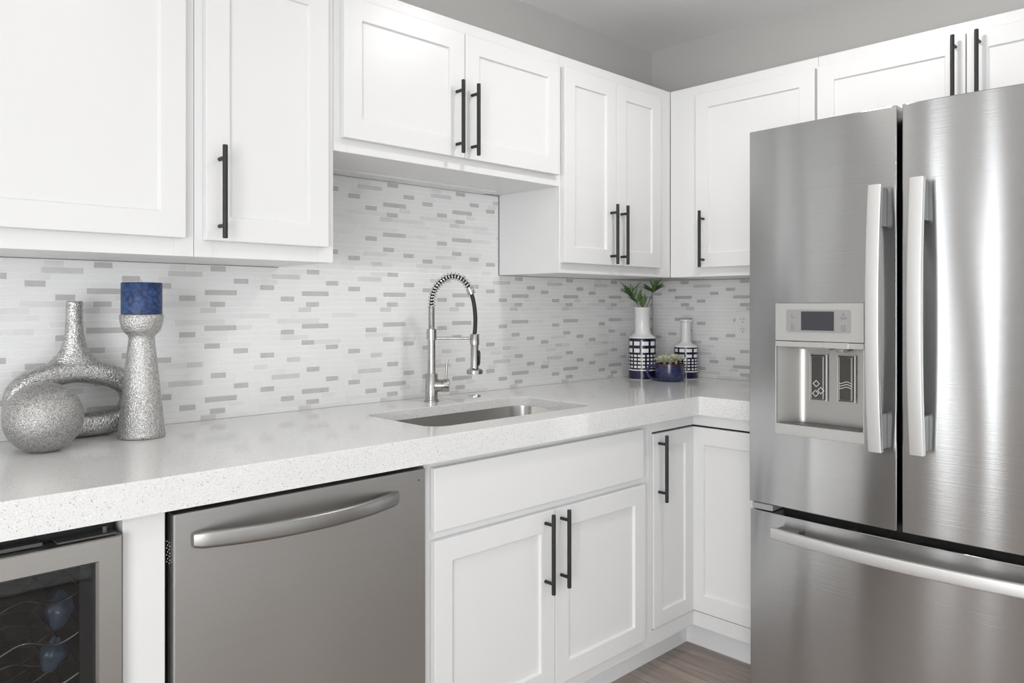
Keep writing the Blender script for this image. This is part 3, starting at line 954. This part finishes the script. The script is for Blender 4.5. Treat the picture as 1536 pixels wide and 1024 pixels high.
t = thing('refrigerator', 'large stainless steel french door refrigerator with ice and water dispenser', 'refrigerator', (-0.45, YC, 0))
obj('body', box(BM(), -0.775, -0.04, FY0 + 0.004, FY1 - 0.004, 0.03, 1.735), M['fridge_side'], t, bevel=0.004)
obj('gasket', box(BM(), -0.790, -0.775, FY0 + 0.012, FY1 - 0.012, 0.06, 1.728), M['blackplastic'], t)
for y in (FY0 + 0.06, FY1 - 0.06):
    for x in (-0.72, -0.10):
        obj('foot', lathe(BM(), [(0.02, 0.0), (0.02, 0.03)], (x, y, 0), 16), M['blackplastic'], t)
obj('grille', box(BM(), -0.80, -0.775, FY0 + 0.01, FY1 - 0.01, 0.02, 0.085), M['blackplastic'], t)
DZ0, DZ1 = 0.6505, 1.7465
HY0, HY1, HZ0, HZ1 = -1.3055, -1.0560, 0.8635, 1.2385
# door over the dispenser
XB = -0.790
dl = obj('door', arc_slab(-1.3870, FY1, DZ0, DZ1, XB, (HY0, HY1, HZ0, HZ1)), M['steel'], t, smooth=25, bevel=0.0022)
dl['label'] = 'steel door with the ice and water dispenser'
dr = obj('door', arc_slab(FY0, -1.4000, DZ0, DZ1, XB), M['steel'], t, smooth=25, bevel=0.0022)
dr['label'] = 'plain steel door'
dw = obj('drawer', arc_slab(FY0, FY1 - 0.003, 0.095, 0.6275, XB), M['steel'], t, smooth=25, bevel=0.0022)
dw['label'] = 'wide steel freezer drawer'
for y0, y1 in ((-1.038, -0.974), (FY0 + 0.008, FY0 + 0.072)):
    obj('hinge', box(BM(), -0.858, -0.775, y0, y1, 0.6300, 0.6480), M['panel_plastic'], t, bevel=0.002)
bm = box(BM(), -0.84, -0.73, FY1 - 0.075, FY1 - 0.015, 1.7362, 1.7400)
obj('hinge_cover', bm, M['fridge_side'], t)

def fridge_bar(parent, y, z0, z1):
    pts, sc = [], []
    n = 36
    for i in range(n + 1):
        u = -1 + 2 * i / n
        pts.append((fx(y) - 0.042 - 0.021 * (1 - u * u), y, (z0 + z1) / 2 + u * (z1 - z0) / 2))
        sc.append((1, 1))
    h = obj('handle', sweep(BM(), pts, (0, 1, 0), rrect(0.034, 0.016, 0.003, 3)), M['handle_steel'], parent, smooth=35)
    h['label'] = 'pale bowed bar handle'
    for q0, q1 in ((z0 + 0.004, z0 + 0.095), (z1 - 0.105, z1 - 0.004)):
        obj('handle_mount', box(BM(), fx(y) - 0.040, fx(y) + 0.0015, y - 0.013, y + 0.013, q0, q1), M['mount'], h, bevel=0.003)
fridge_bar(dl, -1.3500, 0.8565, 1.5400)
fridge_bar(dr, -1.4500, 0.8620, 1.5480)
pts = []
for i in range(41):
    u = -1 + 2 * i / 40
    y = YC + u * 0.334
    pts.append((fx(y) - 0.036 - 0.022 * (1 - u * u), y, 0.582))
h = obj('handle', sweep(BM(), pts, (0, 0, 1), rrect(0.031, 0.015, 0.003, 3)), M['handle_steel'], dw, smooth=35)
for s in (-1, 1):
    y = YC + s * 0.300
    obj('handle_mount', box(BM(), fx(y) - 0.036, fx(y) + 0.0015, y - 0.03, y + 0.03, 0.571, 0.593), M['mount'], h, bevel=0.003)
# badge at the top of the plain door
bm = lathe(BM(), [(0.019, 0.0), (0.019, 0.002), (0.0165, 0.0028), (0.0165, 0.002), (0.0, 0.002)], (fx(-1.683) + 0.0005, -1.683, 1.655), 36, axis=(-1, 0, 0), cap1=False)
obj('badge', bm, M['chrome'], dr, smooth=40)

# dispenser
xs = fx(-1.18)
XR = xs + 0.062
disp = obj('dispenser', None or BM(), M['silver_plastic'], dl) if False else None
bm = BM()
FZ = 1.1140
# fascia, lower lip and thin side rims, standing slightly proud
box(bm, xs - 0.006, xs + 0.02, HY0 + 0.001, HY1 - 0.001, 1.1312, HZ1 - 0.001)
box(bm, xs - 0.006, xs + 0.02, HY0 + 0.001, HY1 - 0.001, FZ, 1.1295)
box(bm, xs - 0.008, xs + 0.062, HY0, HY1, HZ0, 0.8935)
box(bm, xs - 0.005, xs + 0.01, HY0, HY0 + 0.003, 0.8935, FZ)
box(bm, xs - 0.005, xs + 0.01, HY1 - 0.003, HY1, 0.8935, FZ)
disp = obj('dispenser', bm, M['silver_plastic'], dl, bevel=0.0012, seg=2)
bm = BM()
# the recess: curved back niche
prof = []
for i in range(25):
    u = i / 24
    y = HY1 - 0.003 + (HY0 + 0.003 - (HY1 - 0.003)) * u
    e = min(1.0, u / 0.42)
    d = 0.004 + 0.078 * math.sin(e * math.pi / 2) if u < 0.42 else 0.082
    if u > 0.985: d = 0.01
    prof.append((xs + min(d, 0.060), y))
lo_ = [bm.verts.new((x, y, 0.8935)) for x, y in prof]
hi_ = [bm.verts.new((x, y, FZ + 0.004)) for x, y in prof]
for i in range(24):
    bm.faces.new((lo_[i], lo_[i + 1], hi_[i + 1], hi_[i]))
bm.faces.new(hi_ + [bm.verts.new((xs + 0.002, HY0 + 0.003, FZ + 0.004)), bm.verts.new((xs + 0.002, HY1 - 0.003, FZ + 0.004))])
obj('niche', bm, M['cooler_steel'], disp, smooth=40, recalc=True)
bm = box(BM(), xs + 0.0, xs + 0.058, HY0 + 0.012, HY1 - 0.012, 0.8936, 0.8955)
obj('drip_tray', bm, M['mount'], disp, bevel=0.001)
bm = box(BM(), xs - 0.0085, xs - 0.004, -1.2665, -1.1985, FZ - 0.001, 1.1300)
obj('nozzle_flap', bm, M['silver_plastic'], disp, bevel=0.002)
bm = BM()
lathe(bm, [(0.012, 0.0), (0.015, 0.014)], (xs + 0.03, -1.232, FZ - 0.012), 20)
box(bm, xs + 0.008, xs + 0.05, -1.205, -1.125, FZ - 0.006, FZ + 0.003)
obj('nozzle', bm, M['panel_plastic'], disp, bevel=0.001)
xp = xs - 0.006
bm = BM()
pr = rrect(0.181, 0.063, 0.006, 4)
vv0 = [bm.verts.new((xp - 0.0012, -1.181 + a, 1.188 + b)) for a, b in pr]
vv1 = [bm.verts.new((xp + 0.001, -1.181 + a, 1.188 + b)) for a, b in pr]
bm.faces.new(vv0); bm.faces.new(vv1)
for k in range(len(pr)):
    bm.faces.new((vv0[k], vv0[(k + 1) % len(pr)], vv1[(k + 1) % len(pr)], vv1[k]))
cp = obj('control_panel', bm, M['panel_plastic'], disp)
obj('screen', box(BM(), xp - 0.0022, xp - 0.0005, -1.2265, -1.1345, 1.1620, 1.2145), M['lcd'], disp)
def icon(*strokes):
    bm = BM()
    for pts, closed in strokes:
        tube(bm, [(xp - 0.0014, y, z) for y, z in pts], 0.0006, 5, closed)
    obj('icon', bm, M['icon_dark'], disp)
icon(([(-1.105, 1.205), (-1.109, 1.2085), (-1.113, 1.205), (-1.109, 1.201)], True), ([(-1.103, 1.198), (-1.115, 1.198)], False))
icon(([(-1.105, 1.168), (-1.112, 1.168), (-1.111, 1.176), (-1.106, 1.176)], True), ([(-1.104, 1.164), (-1.114, 1.164)], False))
icon(([(-1.249, 1.203), (-1.255, 1.203), (-1.252, 1.210)], True), ([(-1.243, 1.198), (-1.262, 1.198)], False), ([(-1.246, 1.194), (-1.258, 1.194)], False))
icon(([(-1.248, 1.167), (-1.256, 1.167), (-1.257, 1.176), (-1.247, 1.176)], True), ([(-1.246, 1.163), (-1.258, 1.163)], False))
# paddles with their marks
def paddle(y0, y1, z0, z1, marks):
    xq = XR - 0.018
    p = obj('paddle', box(BM(), xq, xq + 0.008, y0, y1, z0, z1), M['paddle'], disp, bevel=0.002)
    box_ = BM()
    box(box_, xq + 0.008, XR - 0.001, y0 + 0.004, y1 - 0.004, z0 + 0.006, z1 - 0.004)
    for s0, s1 in ((y0 - 0.005, y0 - 0.001), (y1 + 0.001, y1 + 0.004)):
        box(box_, xq + 0.004, xq + 0.012, s0, s1, z0 - 0.004, z1 + 0.003)
    bm_ = box_
    obj('paddle_bracket', bm_, M['silver_plastic'], disp, bevel=0.001)
    bm2 = BM()
    i_ = 0.0035
    tube(bm2, [(xq - 0.0004, y0 + i_, z0 + i_), (xq - 0.0004, y1 - i_, z0 + i_), (xq - 0.0004, y1 - i_, z1 - i_), (xq - 0.0004, y0 + i_, z1 - i_)], 0.0008, 5, True)
    for m, cl in marks:
        seg = list(zip(m, m[1:] + m[:1])) if cl else None
        if cl:
            for (ya, za), (yb, zb) in seg:
                tube(bm2, [(xq - 0.0006, ya, za), (xq - 0.0006, yb, zb)], 0.0010, 6)
        else:
            tube(bm2, [(xq - 0.0006, y, z) for y, z in m], 0.0010, 6)
    obj('paddle_mark', bm2, M['icon'], disp)
def dia(cy, cz, r): return ([(cy - r, cz), (cy, cz + r), (cy + r, cz), (cy, cz - r)], True)
PY = -1.1568
paddle(-1.1774, -1.1362, 0.9640, 1.0905, [dia(PY + 0.002, 1.010, 0.009), dia(PY - 0.011, 0.991, 0.009), dia(PY + 0.004, 0.982, 0.009)])
wy = [(-1.2155 - 0.004 - (0.0407 - 0.008) * k / 24) for k in range(25)]
paddle(-1.2562, -1.2155, 0.9660, 1.0905, [([(y, zc + 0.0024 * math.sin((y + 1.2155) / 0.033 * 2 * math.pi)) for y in wy], False) for zc in (1.004, 1.011, 1.018)])

# ------------------------------------------------------------------ outlet on the short tiled wall
t = thing('wall_outlet', 'white double power outlet on the tiled wall beside the refrigerator', 'outlet', (-0.0085, -0.473, 1.09))
obj('cover_plate', wbox(BM(), 'right', -0.508, -0.438, 0.0078, 0.0135, 1.090, 1.206), M['outlet'], t, bevel=0.002)
for zc in (1.1275, 1.1685):
    bm = BM()
    lathe(bm, [(0.0165, 0.0), (0.0165, 0.002), (0.015, 0.003), (0.0, 0.003)], (-0.0133, -0.473, zc), 24, axis=(-1, 0, 0), cap1=False)
    rc = obj('receptacle', bm, M['outlet'], t, smooth=40)
    bm = BM()
    for dy in (-0.0062, 0.0062):
        box(bm, -0.0168, -0.0160, -0.473 + dy - 0.001, -0.473 + dy + 0.001, zc + 0.001, zc + 0.009)
    lathe(bm, [(0.0025, 0), (0.0025, 0.0006)], (-0.0162, -0.473, zc - 0.007), 12, axis=(-1, 0, 0))
    obj('slots', bm, M['icon_dark'], rc)

# ------------------------------------------------------------------ silver ornaments
ZC = 0.9145
def front(x, y, r):      # centre of a round foot whose nearest edge shows at (x, y)
    return Vector((x, y, ZC)) + FVW * r

# sphere
c = Vector((-2.5485, -0.2250, ZC)) + FVW * 0.028
R0 = 0.0775
prof = []
for i in range(41):
    a = -math.pi / 2 + 0.36 + (math.pi - 0.36) * i / 40
    prof.append((R0 * math.cos(a), R0 * math.sin(a) + R0 * math.cos(0.36)))
sp = obj('decorative_sphere', lathe(BM(), prof, c, 72, cap1=False), M['beads'], smooth=180)
tag(sp, 'round beaded silver sphere ornament in front of the looped silver vase', 'ornament')

# looped vase (closed ring lying on its side with a neck on top)
LV = Vector((1, 0, 0))
cv = Vector((-2.4340, -0.066, ZC))
def lp(s, z, o=0.0):
    return cv + LV * s + Vector((0, 0, z)) + LV.cross(Vector((0, 0, 1))) * o
half = [(-0.080, 0.0315), (-0.113, 0.048), (-0.125, 0.080), (-0.118, 0.114), (-0.090, 0.139), (-0.048, 0.153)]
ctrl = half + [(0.0, 0.160)] + [(-a, b) for a, b in reversed(half)] + [(0.0, 0.0295)]
NP = []
m_ = len(ctrl)
for i in range(m_):
    a, b, c_, d = [Vector((*ctrl[(i + k) % m_], 0)) for k in (-1, 0, 1, 2)]
    for k in range(8):
        tt = k / 8
        NP.append(0.5 * ((2 * b) + (c_ - a) * tt + (2 * a - 5 * b + 4 * c_ - d) * tt * tt + (3 * b - a - 3 * c_ + d) * tt ** 3))
bm = BM()
rings = []
nS = 20
for i, p in enumerate(NP):
    T = (NP[(i + 1) % len(NP)] - NP[i - 1]).normalized()
    nr = Vector((-T.y, T.x, 0))
    flat = abs(T.x)
    hw = 0.0205 + 0.008 * flat
    ring = []
    for k in range(nS):
        a = 2 * math.pi * k / nS
        ca, sa = math.cos(a), math.sin(a)
        q = p + nr * (hw * math.copysign(abs(ca) ** 0.75, ca))
        ring.append(bm.verts.new(lp(q.x, max(q.y, 0.0), 0.034 * math.copysign(abs(sa) ** 0.75, sa))))
    rings.append(ring)
for i in range(len(rings)):
    a, b = rings[i], rings[(i + 1) % len(rings)]
    for k in range(nS):
        bm.faces.new((a[k], a[(k + 1) % nS], b[(k + 1) % nS], b[k]))
# neck: an oval flare that rises out of the ring into a round tube, open at the top
rings = []
for rx, ry, z in ((0.080, 0.026, 0.150), (0.066, 0.029, 0.170), (0.050, 0.029, 0.186), (0.037, 0.027, 0.201), (0.028, 0.025, 0.217), (0.0225, 0.0220, 0.238), (0.0195, 0.0195, 0.265), (0.0180, 0.0180, 0.300), (0.0182, 0.0182, 0.3300), (0.0135, 0.0135, 0.3300), (0.0125, 0.0125, 0.300)):
    rings.append([bm.verts.new(lp(rx * math.cos(2 * math.pi * k / 32), z, ry * math.sin(2 * math.pi * k / 32))) for k in range(32)])
for i in range(len(rings) - 1):
    for k in range(32):
        bm.faces.new((rings[i][k], rings[i][(k + 1) % 32], rings[i + 1][(k + 1) % 32], rings[i + 1][k]))
bm.faces.new(rings[0]); bm.faces.new(rings[-1])
lv = obj('loop_vase', bm, M['glitter'], smooth=180)
rm = lv.modifiers.new('remesh', 'REMESH'); rm.mode = 'VOXEL'; rm.voxel_size = 0.0032; rm.use_smooth_shade = True
sm = lv.modifiers.new('smooth', 'SMOOTH'); sm.factor = 0.5; sm.iterations = 10
tag(lv, 'hammered silver loop-shaped vase with a slim neck against the tiles', 'vase')

# candle holder and candle
c = front(-2.3500, -0.2030, 0.052)
ch = obj('candle_holder', lathe(BM(), [(0.050, 0), (0.0535, 0.003), (0.0525, 0.010), (0.049, 0.040), (0.043, 0.10), (0.037, 0.16), (0.031, 0.215), (0.0285, 0.237), (0.030, 0.2445), (0.038, 0.252), (0.0445, 0.264), (0.048, 0.280), (0.0485, 0.294), (0.0465, 0.2955), (0.044, 0.2945), (0.0, 0.294)], c, 64, cap1=False), M['glitter_fine'], smooth=60)
tag(ch, 'tall tapering glittery silver candle holder with a cup top', 'candle holder')
t = thing('pillar_candle', 'navy blue pillar candle on the silver candle holder', 'candle', c + Vector((0, 0, 0.2958)))
obj('wax', lathe(BM(), [(0.044, 0.0), (0.0455, 0.001), (0.0455, 0.0735), (0.044, 0.076), (0.040, 0.0755), (0.036, 0.071), (0.0, 0.070)], c + Vector((0, 0, 0.2958)), 56, cap1=False), M['candle'], t, smooth=40)
wk = c + Vector((0, 0, 0.2958 + 0.069))
obj('wick', tube(BM(), spline([wk, wk + Vector((0.0005, 0, 0.008)), wk + Vector((-0.002, 0.001, 0.0155))], 4), 0.0011, 6), M['icon'], t)

# ------------------------------------------------------------------ patterned vases
def pattern_vase(name, label, c, r, h, neck, hn, lip, rows, ncol_big, ncol_small):
    """white bottle vase, navy glazed body with white panes"""
    n = 144
    prof, kinds = [], []
    def add(rr, hh, kd): prof.append((rr, hh)); kinds.append(kd)
    add(r - 0.002, 0.0, 'w'); add(r, 0.0025, 'n')
    for z0, z1, kd in rows:
        add(r, z0, kd); add(r, z1, 'n')
    top = rows[-1][1]
    kinds[-1] = 'n'
    add(r, h - 0.004, 'w')
    add(r - 0.0015, h, 'w'); add(r * 0.84, h + 0.005, 'w'); add(neck + 0.008, h + 0.012, 'w'); add(neck + 0.002, h + 0.018, 'w'); add(neck, h + 0.026, 'w')
    add(neck, hn - lip[1] * 1.6, 'w'); add(lip[0], hn - lip[1], 'w'); add(lip[0], hn - 0.001, 'w'); add(lip[0] - 0.003, hn, 'w'); add(neck - 0.005, hn - 0.003, 'w'); add(neck - 0.006, h + 0.05, 'w')
    def mi(i, k):
        kd = kinds[min(i, len(kinds) - 1)]
        if k < 0: return 0
        if kd == 'w' or kd == 'l': return 0
        if kd == 'n': return 1
        nc, frac = (ncol_big, 0.72) if kd == 'b' else (ncol_small, 0.64)
        return 0 if ((k + 0.5) / n * nc) % 1.0 < frac else 1
    o_ = obj(name, lathe(BM(), prof, c, n, mi_fn=mi), [M['ceramic'], M['navy']], smooth=35)
    return tag(o_, label, 'vase')
V1 = front(-0.2960, -0.1740, 0.0585)
pattern_vase('bottle_vase', 'taller white bottle vase with a navy and white grid body, holding green sprigs', V1, 0.0585, 0.180, 0.0320, 0.309, (0.0345, 0.006),
             [(0.0385, 0.0435, 'l'), (0.050, 0.060, 's'), (0.0665, 0.0755, 's'), (0.082, 0.091, 's'), (0.0975, 0.1065, 's'), (0.116, 0.133, 'b'), (0.146, 0.163, 'b')], 10, 20)
V2 = front(-0.1370, -0.2880, 0.0510)
pattern_vase('bottle_vase', 'shorter white bottle vase with a navy and white grid body, behind the blue mug', V2, 0.0510, 0.140, 0.0208, 0.256, (0.0285, 0.008),
             [(0.030, 0.035, 'l'), (0.040, 0.047, 's'), (0.0535, 0.0605, 's'), (0.0665, 0.0735, 's'), (0.079, 0.086, 's'), (0.093, 0.106, 'b'), (0.116, 0.130, 'b')], 10, 18)

# mug
MG = front(-0.2820, -0.3050, 0.061)
t = thing('mug', 'dark blue glazed mug with a brown rim used as a planter', 'mug', MG)
obj('cup', lathe(BM(), [(0.054, 0), (0.058, 0.002), (0.0615, 0.012), (0.0625, 0.040), (0.0622, 0.066)], MG, 56, cap1=False), M['mug'], t, smooth=50)
obj('rim', lathe(BM(), [(0.0622, 0.066), (0.0620, 0.0725), (0.0605, 0.0735), (0.058, 0.0725), (0.057, 0.058)], MG, 56, cap0=False, cap1=False), M['rim'], t, smooth=50)
obj('soil', lathe(BM(), [(0.0575, 0.060), (0.05, 0.063), (0.0, 0.064)], MG, 32, cap1=False), M['soil'], t, smooth=60)
hd = -RV * 0.96 - FVW * 0.28
hd.normalize()
hp = [MG + hd * a + Vector((0, 0, z)) for a, z in ((0.059, 0.060), (0.080, 0.066), (0.098, 0.056), (0.103, 0.038), (0.094, 0.020), (0.075, 0.010), (0.060, 0.009))]
obj('mug_handle', tube(BM(), spline(hp, 6), 0.0058, 12), M['mug'], t, smooth=60)

def leaf_blade(bm, base, direction, length, width, curl=0.0, thick=0.0012, up=None, mi=0, n=7):
    """pointed leaf with a fold and real thickness"""
    D = Vector(direction).normalized()
    U = Vector(up) if up is not None else Vector((0, 0, 1))
    S = D.cross(U)
    if S.length < 1e-3: S = Vector((1, 0, 0))
    S.normalize()
    Nn = S.cross(D).normalized()
    rows = []
    for i in range(n + 1):
        u = i / n
        wd = width * 0.5 * (math.sin(math.pi * min(1, u * 0.92 + 0.08)) ** 0.8) if i < n else 0.0003
        cpt = Vector(base) + D * (length * u) + Nn * (curl * length * u * u)
        rows.append([bm.verts.new(cpt - S * wd + Nn * (wd * 0.35)), bm.verts.new(cpt + Nn * thick * 0.5), bm.verts.new(cpt + S * wd + Nn * (wd * 0.35)), bm.verts.new(cpt - Nn * thick)])
    for i in range(n):
        a, b = rows[i], rows[i + 1]
        for p, q in ((0, 1), (1, 2), (2, 3), (3, 0)):
            f_ = bm.faces.new((a[p], a[q], b[q], b[p])); f_.material_index = mi
    bm.faces.new(rows[0]); bm.faces.new(rows[-1])

def rosette(label, c, r, seed, tilt):
    rn = random.Random(seed)
    bm = BM()
    for ring, (cnt, el, ln) in enumerate(((9, 18, 1.0), (8, 38, 0.85), (6, 58, 0.65), (4, 76, 0.42))):
        for k in range(cnt):
            a = 2 * math.pi * (k + ring * 0.5) / cnt + rn.uniform(-0.12, 0.12)
            e = math.radians(el + rn.uniform(-6, 6))
            d = Vector((math.cos(a) * math.cos(e), math.sin(a) * math.cos(e), math.sin(e))) + tilt * 0.35
            leaf_blade(bm, c, d, r * ln * rn.uniform(0.92, 1.08), r * 0.42, 0.12, 0.003)
    tube(bm, [Vector((c.x, c.y, MG.z + 0.0646)), c + Vector((0, 0, 0.004))], 0.005, 8)
    return tag(obj('succulent', bm, M['succulent'], smooth=50), label, 'succulent', 'succulents in the blue mug')
rosette('pale green succulent rosette on the handle side of the blue mug', MG - RV * 0.022 + Vector((0, 0, 0.078)), 0.046, 2, -FVW * 0.6 - RV * 0.3)
rosette('pale green succulent rosette on the refrigerator side of the blue mug', MG + RV * 0.027 + Vector((0, 0, 0.085)), 0.042, 5, -FVW * 0.6 + RV * 0.3)

# sprigs in the taller vase
def sprig(label, pts, leaves, seed):
    rn = random.Random(seed)
    root = thing('green_sprig', label, 'plant', pts[0], 'green sprigs in the tall vase')
    path = spline(pts, 8)
    obj('stem', tube(BM(), path, 0.0013, 6), M['stem'], root, smooth=60)
    bm = BM()
    for u, d, ln, wd in leaves:
        p = path[int(u * (len(path) - 1))]
        leaf_blade(bm, p, d, ln, wd, rn.uniform(-0.15, 0.1), 0.0008, up=Vector((-0.4, -0.4, 0.8)))
    obj('foliage', bm, M['leaf'], root, smooth=50)
def vp(dx, z, dd=0.0): return V1 + RV * dx + FVW * dd + Vector((0, 0, z))
UPV = Vector((0, 0, 1))
lf = []
rn = random.Random(11)
for k in range(34):
    s = rn.uniform(0.42, 1.0)
    side = rn.choice((-1, 1))
    lf.append((s, (-RV * 0.25 + RV * side * rn.uniform(0.1, 0.7) + UPV * rn.uniform(0.6, 1.0) + FVW * rn.uniform(-0.5, 0.4)), rn.uniform(0.042, 0.070), rn.uniform(0.006, 0.010)))
sprig('green sprig of narrow pointed leaves leaning towards the sink side in the tall vase', [vp(-0.004, 0.245), vp(-0.012, 0.305), vp(-0.034, 0.340), vp(-0.056, 0.378)], lf, 4)
lf = []
for k in range(18):
    s = rn.uniform(0.4, 0.9)
    side = rn.choice((-1, 1))
    lf.append((s, (RV * side * rn.uniform(0.0, 0.5) + UPV * rn.uniform(0.8, 1.2) + FVW * rn.uniform(-0.4, 0.4)), rn.uniform(0.034, 0.056), rn.uniform(0.008, 0.012)))
sprig('short green sprig of broad upright leaves in the middle of the tall vase mouth', [vp(0.002, 0.245), vp(0.000, 0.300), vp(0.002, 0.316), vp(0.004, 0.330)], lf, 6)
lf = []
for k in range(30):
    s = rn.uniform(0.84, 1.0)
    a = rn.uniform(-1.2, 1.25)
    lf.append((s, (RV * math.sin(a) * 1.0 + UPV * (0.15 + 0.45 * math.cos(a)) + FVW * rn.uniform(-0.8, 0.6)), rn.uniform(0.045, 0.066), rn.uniform(0.008, 0.013)))
sprig('long stemmed green sprig with a fan of leaves just under the wall cabinet', [vp(0.012, 0.245), vp(0.019, 0.308), vp(0.038, 0.352), vp(0.054, 0.392)], lf, 8)
